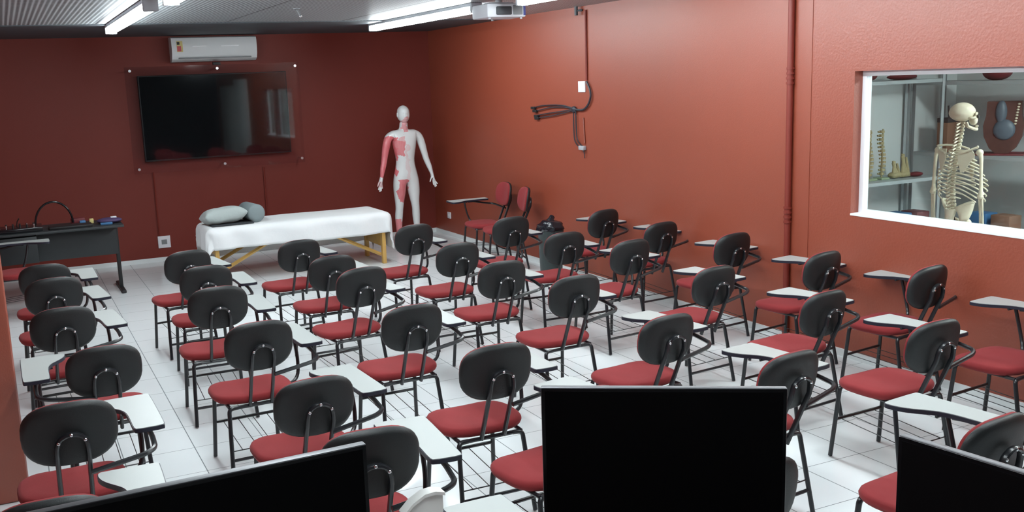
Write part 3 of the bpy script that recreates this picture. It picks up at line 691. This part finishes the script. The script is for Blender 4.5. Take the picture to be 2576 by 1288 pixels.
# ---------------------------------------------------------------- black desk and what lies on it
dk = thing('desk', 'long black desk with a deep front panel at the left by the dark wall', 'desk', (.2, 11.05, 0))
MB().bbox(-1.2, .82, -.31, .29, .715, .74, b=.004).build('desktop', M['desk'], dk)
MB().bbox(-1.1, .76, -.055, -.037, .40, .714, b=.003).build('modesty_panel', M['desk'], dk)
for x in (-1.12, .76):
    lg = MB().bbox(x-.018, x+.018, -.04, .04, .03, .715, b=.005).build('leg', M['satin_black'], dk)
    MB().bbox(x-.024, x+.024, -.27, .37, 0, .035, b=.01).build('foot_bar', M['satin_black'], lg)
MB().bbox(-.38, -.03, -.30, .2, .43, .70, b=.004).build('drawer_unit', M['desk'], dk)
kb = thing('audio_mixer', 'low black control board with small bright knobs at the left end of the desk', 'audio mixer', (-.1, 10.98, .741))
MB().bbox(-.30, .34, -.17, .15, 0, .045, b=.008).build('casing', M['gloss_black'], kb)
for i in range(9):
    for j in range(2):
        MB().tube([(-.26+i*.065, -.10+j*.12, .045), (-.26+i*.065, -.10+j*.12, .075)], .009, 8).build('knob', M['rivet'] if (i+j) % 4 == 0 else M['satin_black'], kb)
MB().tube([(.1, .1, .04), (.11, .1, .09), (.13, .09, .12)], .006, 6).build('stalk', M['satin_black'], kb)
MB().bbox(.40-.1, .64-.1, 0, 0, 0, 0, b=.001) if False else None
bd = MB(); bd.bbox(.30, .72, 10.82, 11.02, .741, .765, b=.006)
tag(bd.build('keyboard', M['satin_black']), 'flat black keyboard along the front of the desk under the hoop', 'keyboard')
hp = MB(); hp.tube([(.365+.185*math.cos(PI*k/18), 11.12, .765+.235*math.sin(PI*k/18)) for k in range(0, 19)], .011, 10)
hp = hp.build('hoop', M['gloss_black'], None)
tag(hp, 'shiny black arched hoop standing on the black desk', 'hoop')
for loc, m, sz, nm, lb_, ct in (
    ((.60, 11.18, .741), M['dark_red'], (.07, .05, .03), 'small_box', 'small dark red box on the desk right of the hoop', 'box'),
    ((.73, 11.10, .741), M['yellow'], (.022, .022, .025), 'tape_roll', 'tiny yellow roll on the desk between dark boxes', 'tape'),
    ((.64, 10.86+.22, .741), M['blue'], (.03, .03, .02), 'pen_case', 'small blue case on the desk just right of the hoop end', 'case')):
    o = MB().bbox(-sz[0], sz[0], -sz[1], sz[1], 0, sz[2]*2, b=.006).build(nm, m); o.location = loc; tag(o, lb_, ct)
pc = thing('cloth_pouch', 'purple and blue cloth pouch with a white tag at the right end of the desk', 'pouch', (.90, 10.98, .741))
MB().blob((0, 0, .028), .13, .10, .032, 18, 10).build('pouch', M['purple'], pc)
MB().bbox(-.10, .02, -.13, -.09, .0, .022, b=.004).build('flap', M['blue'], pc)
MB().bbox(.015, .075, -.03, .03, .054, .066, b=.003).build('tag', M['socket'], pc)

# ---------------------------------------------------------------- bin
bn = thing('waste_bin', 'dark green bin topped by a shiny black bag beside the right wall', 'waste bin', (4.99, 8.72, 0))
MB().lathe([(.105, 0), (.112, .01), (.130, .50), (.136, .51), (.136, .53), (.126, .53)], n=24).build('bin_body', M['bin'], bn)
bg = MB()
def bagf(d): return 1+.10*math.sin(7*math.atan2(d.y, d.x)+2)*(1-abs(d.z))+.06*math.sin(11*d.z+3*d.x)
bg.blob((0, 0, .55), .138, .134, .090, 28, 16, bagf)
bg.tube([(.0, 0, .61), (.01, 0, .645), (.03, .01, .66)], [.06, .03, .03], 8)
bg.build('bin_bag', M['bag'], bn, ang=60)

# ---------------------------------------------------------------- white plastic chair
pc = thing('plastic_armchair', 'white plastic armchair with a curved arm, between the monitors at the bottom edge', 'chair', (1.325, 2.905, 0))
def arc(a0, a1, r, z, n_=10, cx=0, cy=0, dz=0): return [(cx+r*math.cos(a0+(a1-a0)*k/n_), cy+r*math.sin(a0+(a1-a0)*k/n_), z+dz*k/n_) for k in range(n_+1)]
MB().bbox(-.16, .13, -.15, .15, .36, .385, b=.012).build('seat', M['plastic_white'], pc)
def plate_strip(P, h0, h1, th):
    b = MB(); n_ = len(P); vs = []
    for i, (x, y, z) in enumerate(P):
        r_ = math.hypot(x, y) or 1; nx, ny = x/r_*th, y/r_*th
        a_ = h0[i] if isinstance(h0, list) else h0; c_ = h1[i] if isinstance(h1, list) else h1
        vs += [(x, y, a_), (x, y, c_), (x+nx, y+ny, c_), (x+nx, y+ny, a_)]
    fs = [(i*4+k, i*4+(k+1) % 4, i*4+4+(k+1) % 4, i*4+4+k) for i in range(n_-1) for k in range(4)]+[(3, 2, 1, 0), tuple((n_-1)*4+k for k in range(4))]
    return b.add(vs, fs)
plate_strip(arc(-PI*.38, PI*.38, .17, 0, 12), .38, .575, .012).build('backrest', M['plastic_white'], pc, ang=50)
for s in (-1, 1):
    P = [(-.035, s*.176, .0), (-.07, s*.182, 0), (-.11, s*.184, 0), (-.16, s*.178, 0), (-.20, s*.168, 0)]
    top = [.640, .648, .644, .622, .592]
    am = MB(); vs = []
    for (x, y, _), z in zip(P, top): vs += [(x, y-s*.022, z-.012), (x, y-s*.022, z), (x, y+s*.028, z), (x, y+s*.028, z-.018)]
    fs = [(i*4+k, i*4+(k+1) % 4, i*4+4+(k+1) % 4, i*4+4+k) for i in range(4) for k in range(4)]+[(0, 1, 2, 3), (16, 17, 18, 19)]
    am.add(vs, fs); am.build('armrest', M['plastic_white'], pc, ang=50)
    sd = MB(); vs = []
    for x, zt, zb in ((-.037, .632, .37), (-.06, .64, .50), (-.10, .638, .54), (-.14, .622, .53), (-.17, .605, .37)):
        vs += [(x, s*.168, zb), (x, s*.174, zt), (x, s*.182, zt), (x, s*.176, zb)]
    fs = [(i*4+k, i*4+(k+1) % 4, i*4+4+(k+1) % 4, i*4+4+k) for i in range(4) for k in range(4)]+[(0, 1, 2, 3), (16, 17, 18, 19)]
    sd.add(vs, fs); sd.build('side_panel', M['plastic_white'], pc, ang=50)
    for x, xf in ((-.15, -.175), (.11, .15)):
        MB().tube([(x, s*.15, .37), (xf, s*.17, .0)], [.024, .016], 6).build('leg', M['plastic_white'], pc)

# ---------------------------------------------------------------- control desk with three monitors
cs = thing('control_desk', 'dark corner desk carrying three monitors below the bottom edge', 'desk', (.9, 1.4, 0))
poly = [(-1.05, -.10), (-1.05, .56), (.20, .56), (.72, .12), (.80, -.95), (.25, -.95), (.22, -.30), (.0, -.10)]
MB().prism(poly, .885, .915).build('desktop', M['satin_black'], cs, smooth=False)
for x0, x1, y0, y1 in ((-1.02, -.98, -.05, .50), (.05, .09, .0, .45), (.30, .75, -.92, -.88), (.62, .66, -.4, .1)):
    MB().box(x0, x1, y0, y1, 0, .885).build('support_panel', M['satin_black'], cs, smooth=False)
def monitor(a, b_, z, label, hgt=.335):
    ax, ay = a; bx_, by = b_; c = ((ax+bx_)/2, (ay+by)/2); ang = math.atan2(by-ay, bx_-ax); L_ = math.hypot(bx_-ax, by-ay)/2
    t_ = thing('monitor', label, 'monitor', (c[0], c[1], .915), ang, 'flat computer monitors in a curve')
    zt = z-.915
    MB().bbox(-L_, L_, .0, .020, zt-hgt, zt, b=.003).build('casing', M['silver'], t_)
    MB().box(-L_+.0015, L_-.0015, -.0016, .0005, zt-hgt+.002, zt-.002).build('bezel', M['gloss_black'], t_, smooth=False)
    MB().box(-L_+.009, L_-.009, -.0022, -.0010, zt-hgt+.016, zt-.009).build('screen', M['screen'], t_, smooth=False)
    MB().bbox(-.11, .11, .018, .045, zt-hgt+.04, zt-.12, b=.008).build('rear_housing', M['satin_black'], t_)
    MB().bbox(-.03, .03, .040, .06, .01, zt-hgt*.55, b=.004).build('stand_neck', M['satin_black'], t_)
    MB().bbox(-.12, .12, -.04, .11, 0, .012, b=.004).build('stand_base', M['satin_black'], t_)
def along(a, b_, L_):
    v_ = Vector((b_[0]-a[0], b_[1]-a[1])).normalized()*L_; return (a[0]+v_.x, a[1]+v_.y)
monitor((-.06, 1.733), (.575, 1.752), 1.402, 'black monitor at the lower left, its top edge rising to the right')
monitor((1.042, 1.883), (1.50, 1.59), 1.400, 'black monitor in the middle of the bottom edge, facing straight to the viewer')
monitor((1.478, 1.272), along((1.478, 1.272), (1.51, 1.04), .545), 1.400, 'black monitor at the lower right corner, its top edge falling to the right')

# ---------------------------------------------------------------- lab room contents
def shelf_unit(name, label, x0, x1, y0, y1, zs, top):
    t_ = thing(name, label, 'shelving', ((x0+x1)/2, (y0+y1)/2, 0), 0); hx, hy = (x1-x0)/2, (y1-y0)/2
    for sx in (-1, 1):
        for sy in (-1, 1):
            b = MB(); b.box(min(sx*hx, sx*(hx-.035)), max(sx*hx, sx*(hx-.035)), min(sy*hy, sy*(hy-.003)), max(sy*hy, sy*(hy-.003)), 0, top)
            b.box(min(sx*hx, sx*(hx-.003)), max(sx*hx, sx*(hx-.003)), min(sy*hy, sy*(hy-.035)), max(sy*hy, sy*(hy-.035)), 0, top)
            b.build('post', M['shelf'], t_, smooth=False)
    for z in zs: MB().box(-hx+.003, hx-.003, -hy+.003, hy-.003, z-.03, z).build('shelf', M['shelf'], t_, smooth=False)
    return t_
shelf_unit('shelving_unit', 'grey metal shelving behind the glass holding the small spine models', 6.55, 7.62, 6.22, 6.62, (.12, .60, 1.06, 1.93), 2.35)
shelf_unit('shelving_unit', 'grey metal shelving behind the skeleton holding the torso section model', 7.66, 8.06, 4.95, 6.60, (.12, .60, 1.26, 1.90), 2.35)
# spine models
def spine_model(x, y, z, h_, label, lean=0):
    t_ = thing('spine_model', label, 'anatomical model', (x, y, z), 0, 'small spine models on the shelf')
    MB().bbox(-.05, .05, -.05, .05, 0, .018, b=.004).build('base', M['green'], t_)
    b = MB(); n_ = int(h_/.034)
    for k in range(n_):
        zz = .04+k*.034; xx = .018*math.sin(k*.5)+lean*k
        b.tube([(xx, 0, zz), (xx, 0, zz+.022)], .022, 10); b.tube([(xx-.038, .01, zz+.012), (xx+.038, .01, zz+.012)], .007, 6); b.tube([(xx, .015, zz+.012), (xx+.01, .05, zz+.002)], .006, 6)
    b.tube([(0, 0, .015), (.0, 0, .04+n_*.034)], .008, 6)
    b.build('vertebrae', M['bone_dark'], t_)
spine_model(6.93, 6.40, 1.06, .42, 'tall bony spine model at the left end of the shelf by the window frame')
spine_model(7.08, 6.40, 1.06, .42, 'tall bony spine model second from the window frame, on a pale green base')
for x, h_, lb_ in ((7.22, .16, 'short bony model right of the two tall spine models'), (7.33, .22, 'leaning bony foot model at the right end of the same shelf')):
    t_ = thing('bone_model', lb_, 'anatomical model', (x, 6.38, 1.06)); b = MB()
    for k in range(7):
        b.tube([(-.04+k*.014, -.02, .01), (-.01+k*.006*math.cos(k), .0, h_*(.5+.5*abs(math.sin(k+1))))], [.016, .010], 7)
    b.blob((0, 0, .03), .07, .05, .03, 12, 8); b.build('bones', M['bone_dark'], t_)
t_ = thing('bone_model', 'flat dark foot plate model at the shelf end', 'anatomical model', (7.46, 6.36, 1.06)); MB().blob((0, 0, .022), .08, .05, .022, 14, 8).build('plate', M['dark_red'], t_)
for x, y, z, sx, sy, sz, m, lb_ in (
    (6.85, 6.40, 1.93, .10, .08, .05, 'dark_red', 'dark mound at the left end of the top shelf'),
    (7.28, 6.40, 1.93, .16, .09, .028, 'dark_red', 'flat dark red model in the middle of the top shelf'),
    (7.80, 5.85, 1.90, .10, .12, .075, 'dark_red', 'rounded dark red organ model on the top shelf above the skeleton')):
    o = MB().blob((0, 0, sz), sx, sy, sz, 16, 10, lambda d: 1+.08*math.sin(5*d.x+4*d.y)).build('organ_model', M[m]); o.location = (x, y, z)
    tag(o, lb_, 'anatomical model', 'organ models on the top shelf')
bx_ = thing('carton', 'tall brown carton with a dark top on the middle shelf behind the glass', 'box', (7.82, 6.33, 1.26))
MB().bbox(-.08, .08, -.055, .055, 0, .27, b=.003).build('body', M['cardboard'], bx_)
MB().bbox(-.082, .082, -.057, .057, .27, .31, b=.003).build('lid', M['dark_wall'], bx_)
MB().tube([(0, 0, .31), (0, .01, .42)], .008, 6).build('stick', M['dark_wall'], bx_)
tm = thing('torso_section_model', 'large dark red torso section model with a blue grey centre, beside the skeleton skull', 'anatomical model', (7.85, 5.80, 1.26), .55)
MB().bbox(-.13, .13, -.17, .20, 0, .015, b=.004).build('base_plate', M['dark_red'], tm)
outl = [(-.05, .015), (.05, .015), (.10, .06), (.145, .16), (.155, .25), (.135, .34), (.13, .46), (-.13, .46), (-.135, .34), (-.155, .25), (-.145, .16), (-.10, .06)]
b = MB(); n_ = len(outl)
b.add([(-.07, y, z) for y, z in outl]+[(.08, y, z) for y, z in outl], [(i, (i+1) % n_, n_+(i+1) % n_, n_+i) for i in range(n_)]+[tuple(range(n_)), tuple(range(n_, 2*n_))]).build('torso', M['muscle'], tm)
b = MB(); b.blob((-.075, -.01, .22), .03, .085, .09, 16, 10); b.blob((-.07, .02, .37), .03, .045, .10, 12, 10); b.build('organs', M['slate'], tm)
b = MB()
for k in range(8): b.blob((-.072, -.09-.003*k, .27+k*.024), .012, .012, .009, 8, 6)
b.build('spine_strip', M['bone'], tm)
for x, y, z, m, nm in ((7.30, 6.40, .60, 'blue', 'left'), (7.50, 6.38, .60, 'dark_red', 'mid'), (7.84, 5.95, .60, 'blue', 'right'), (7.84, 5.72, .60, 'cardboard', 'end')):
    o = MB().bbox(-.08, .08, -.09, .09, 0, .14, b=.006).build('storage_box', M[m]); o.location = (x, y, z)
    tag(o, {'left': 'blue storage box low on the shelving, left of the middle post', 'mid': 'dark red storage box low on the shelving beside the blue one', 'right': 'blue storage box behind the skeleton hip',
            'end': 'brown storage box right of the blue box, behind the skeleton'}[nm], 'box')
cb = thing('lab_cabinet', 'pale grey cabinet at the right edge inside the lab', 'cabinet', (7.95, 4.0, 0))
MB().bbox(-.3, .3, -.45, .45, 0, 1.0, b=.006).build('body', M['lab_wall'], cb); MB().bbox(-.315, -.3, -.43, -.01, .05, .95, b=.004).build('door', M['white_paint'], cb); MB().bbox(-.315, -.3, .01, .43, .05, .95, b=.004).build('door', M['white_paint'], cb)

# skeleton, local front is -y
sk = thing('skeleton_model', 'ivory human skeleton model seen from behind through the lab window', 'skeleton', (6.44, 5.09, 0), math.radians(86))
hs = bpy.data.objects.new('skull', None)
def skullf(d):
    k = 1
    if d.z < -.1: k -= .22*(-d.z-.1)
    if d.y < -.3 and d.z < 0: k -= .12*(-d.y-.3)
    return k
b = MB(); b.blob((0, .015, 0), .072, .092, .078, 24, 18, skullf)
b.blob((0, -.062, -.052), .046, .030, .040, 16, 10); b.blob((-.05, -.045, -.035), .018, .03, .010, 8, 6); b.blob((.05, -.045, -.035), .018, .03, .010, 8, 6)
b.tube([(-.045, -.068, -.008), (0, -.082, -.004), (.045, -.068, -.008)], .010, 8)
skl = b.build('skull', M['bone'], sk, ang=180); skl.location = (0, -.01, 1.70); skl.rotation_euler = (0, 0, math.radians(-38))
b = MB()
for s in (-1, 1):
    b.blob((s*.024, -.088, -.028), .015, .010, .014, 10, 8)
b.blob((0, -.094, -.058), .009, .007, .014, 8, 6)
b.build('eye_sockets', M['dark_wall'], skl)
b = MB(); b.tube([(-.050, -.01, -.065), (-.047, -.02, -.098), (-.028, -.068, -.118), (0, -.084, -.120), (.028, -.068, -.118), (.047, -.02, -.098), (.050, -.01, -.065)], [.008, .011, .012, .014, .012, .011, .008], 8)
b.tube([(-.025, -.082, -.098), (0, -.090, -.098), (.025, -.082, -.098)], .009, 8); b.build('jaw', M['bone'], skl)
def spy(z): return .045+.028*math.sin((z-.95)*7.5)+(.0 if z < 1.45 else -.10*(z-1.45))
b = MB()
for k in range(25):
    z = .99+k*.0262; r = .024-.0004*k; y = spy(z)
    b.tube([(0, y, z), (0, y, z+.018)], r, 10); b.tube([(-.038, y+.022, z+.010), (.038, y+.022, z+.010)], .006, 6); b.tube([(0, y+.02, z+.012), (0, y+.058, z-.004)], .0065, 6)
b.tube([(0, spy(.99+k*.0262), .99+k*.0262) for k in range(25)], .010, 6); b.build('spine', M['bone'], sk)
b = MB()
for k in range(12):
    zb = 1.435-k*.027; w = .070+.020*min(k, 5)-(.006*(k-7) if k > 7 else 0); dp = .075+.010*min(k, 6)
    y0 = spy(zb)+.01; full = k < 7; drop = .05+.012*k
    for s in (-1, 1):
        P = []
        amax = 1.0 if full else (.82 if k < 10 else .45)
        for i in range(15):
            a = amax*i/14*PI; x = s*w*math.sin(a)**.8 if a < PI else 0
            yy = y0+.02-(dp)*(1-math.cos(a)) + .02*math.sin(a)
            P.append((x+s*.012 if i < 14 or not full else s*.018, yy, zb-drop*(1-math.cos(a))/2-.01*math.sin(a)))
        b.tube(P, .0055, 6)
b.blob((0, -.115, 1.30), .022, .008, .10, 10, 10); b.build('rib_cage', M['bone'], sk)
for s in (-1, 1):
    b = MB(); P = [(s*.055, .090, 1.44), (s*.150, .065, 1.435), (s*.165, .055, 1.405), (s*.105, .088, 1.275), (s*.085, .095, 1.27), (s*.058, .098, 1.36)]
    b.add([p for p in P]+[(x, y-.008, z) for x, y, z in P], [tuple(range(6)), tuple(range(6, 12))]+[(i, (i+1) % 6, 6+(i+1) % 6, 6+i) for i in range(6)])
    b.tube([(s*.06, .100, 1.41), (s*.12, .092, 1.43), (s*.175, .05, 1.455)], .008, 6); b.build('shoulder_blade', M['bone'], sk)
    b = MB(); b.tube([(s*.015, -.09, 1.43), (s*.08, -.07, 1.45), (s*.14, 0, 1.46), (s*.178, .045, 1.455)], .008, 8); b.build('collarbone', M['bone'], sk)
    b = MB(); b.blob((s*.188, .03, 1.42), .026, .026, .026, 12, 8); b.tube([(s*.192, .03, 1.42), (s*.205, .032, 1.38), (s*.212, .032, 1.25), (s*.216, .030, 1.14), (s*.216, .028, 1.115)], [.018, .014, .011, .014, .024], 10)
    b.build('upper_arm_bone', M['bone'], sk)
    b = MB(); b.blob((s*.216, .034, 1.10), .026, .020, .020, 10, 8); b.tube([(s*.208, .03, 1.10), (s*.210, .02, .97), (s*.212, .010, .86)], [.011, .007, .010], 8); b.tube([(s*.226, .03, 1.10), (s*.232, .02, .97), (s*.230, .010, .86)], [.009, .007, .011], 8)
    b.build('forearm_bones', M['bone'], sk)
    b = MB(); b.blob((s*.221, .008, .845), .026, .014, .018, 10, 6)
    for f_, ln in enumerate((.80, .95, 1.0, .92)):
        xo = (f_-1.5)*.017; b.tube([(s*.221+xo*.5, .008, .84), (s*.221+xo, .002, .775), (s*.221+xo*1.1, -.004, .775-.045*ln), (s*.221+xo*1.1, -.014, .775-.085*ln)], [.006, .0055, .005, .004], 6)
    b.tube([(s*.205, .004, .84), (s*.190, -.012, .80), (s*.186, -.022, .77)], [.006, .006, .004], 6); b.build('hand_bones', M['bone'], sk)
    b = MB()
    P = []
    for i in range(9):
        a = i/8*PI; P.append((s*(.045+.085*math.sin(a*.9)), .085-.135*i/8, 1.00+.050*math.sin(a)))
    def wing(u, v):
        q = P[min(8, int(round(u*8)))]; t2 = (s*.062+s*.03*math.sin(u*PI), .055-.07*u, .905)
        return (q[0]*(1-v)+t2[0]*v, q[1]*(1-v)+t2[1]*v-.012*math.sin(v*PI), q[2]*(1-v)+t2[2]*v)
    g = MB().grid(wing, 8, 5); b.v += g.v; b.f += g.f; b.mi += g.mi
    b.tube(P, .010, 8); b.blob((s*.085, .0, .89), .030, .03, .03, 12, 8)
    b.tube([(s*.075, .01, .875), (s*.060, .03, .83), (s*.040, .015, .815), (s*.018, -.035, .84), (s*.008, -.05, .865), (s*.04, -.04, .895), (s*.07, -.02, .91)], .012, 8)
    h_ = b.build('hip_bone', M['bone'], sk, ang=180); sm = h_.modifiers.new('t', 'SOLIDIFY'); sm.thickness = .006
    b = MB(); b.blob((s*.093, .0, .885), .024, .024, .024, 12, 8); b.tube([(s*.095, 0, .885), (s*.135, .0, .855), (s*.138, 0, .80), (s*.118, -.005, .62), (s*.100, 0, .50), (s*.098, 0, .475)], [.014, .020, .016, .013, .020, .030], 10); b.build('thigh_bone', M['bone'], sk)
    b = MB(); b.blob((s*.098, -.032, .475), .016, .010, .018, 8, 6); b.tube([(s*.098, 0, .455), (s*.098, .0, .42), (s*.094, .005, .25), (s*.092, .01, .10)], [.030, .018, .011, .018], 10); b.tube([(s*.118, .012, .43), (s*.116, .015, .25), (s*.110, .014, .09)], .006, 6); b.build('shin_bones', M['bone'], sk)
    b = MB(); b.blob((s*.095, .035, .065), .022, .035, .022, 10, 8)
    for f_ in range(5): b.tube([(s*.095+(f_-2)*.006, .01, .075), (s*.098+(f_-2)*.013, -.07, .062), (s*.100+(f_-2)*.016, -.13+.008*abs(f_-1), .05)], [.010, .006, .005], 6)
    b.build('foot_bones', M['bone'], sk)
b = MB(); b.tube([(0, .075, .985), (0, .085, .93), (0, .07, .87), (0, .055, .85)], [.040, .032, .016, .006], 10); b.build('tailbone', M['bone'], sk)
b = MB(); b.tube([(0, .0, .03), (0, .0, .80), (0, .05, .93)], .011, 10)
for k in range(5):
    a = 2*PI*k/5+.3; b.tube([(0, 0, .05), (.24*math.cos(a), .24*math.sin(a), .03)], .012, 8); b.blob((.24*math.cos(a), .24*math.sin(a), .022), .022, .022, .022, 10, 8)
b.build('stand', M['satin_black'], sk)
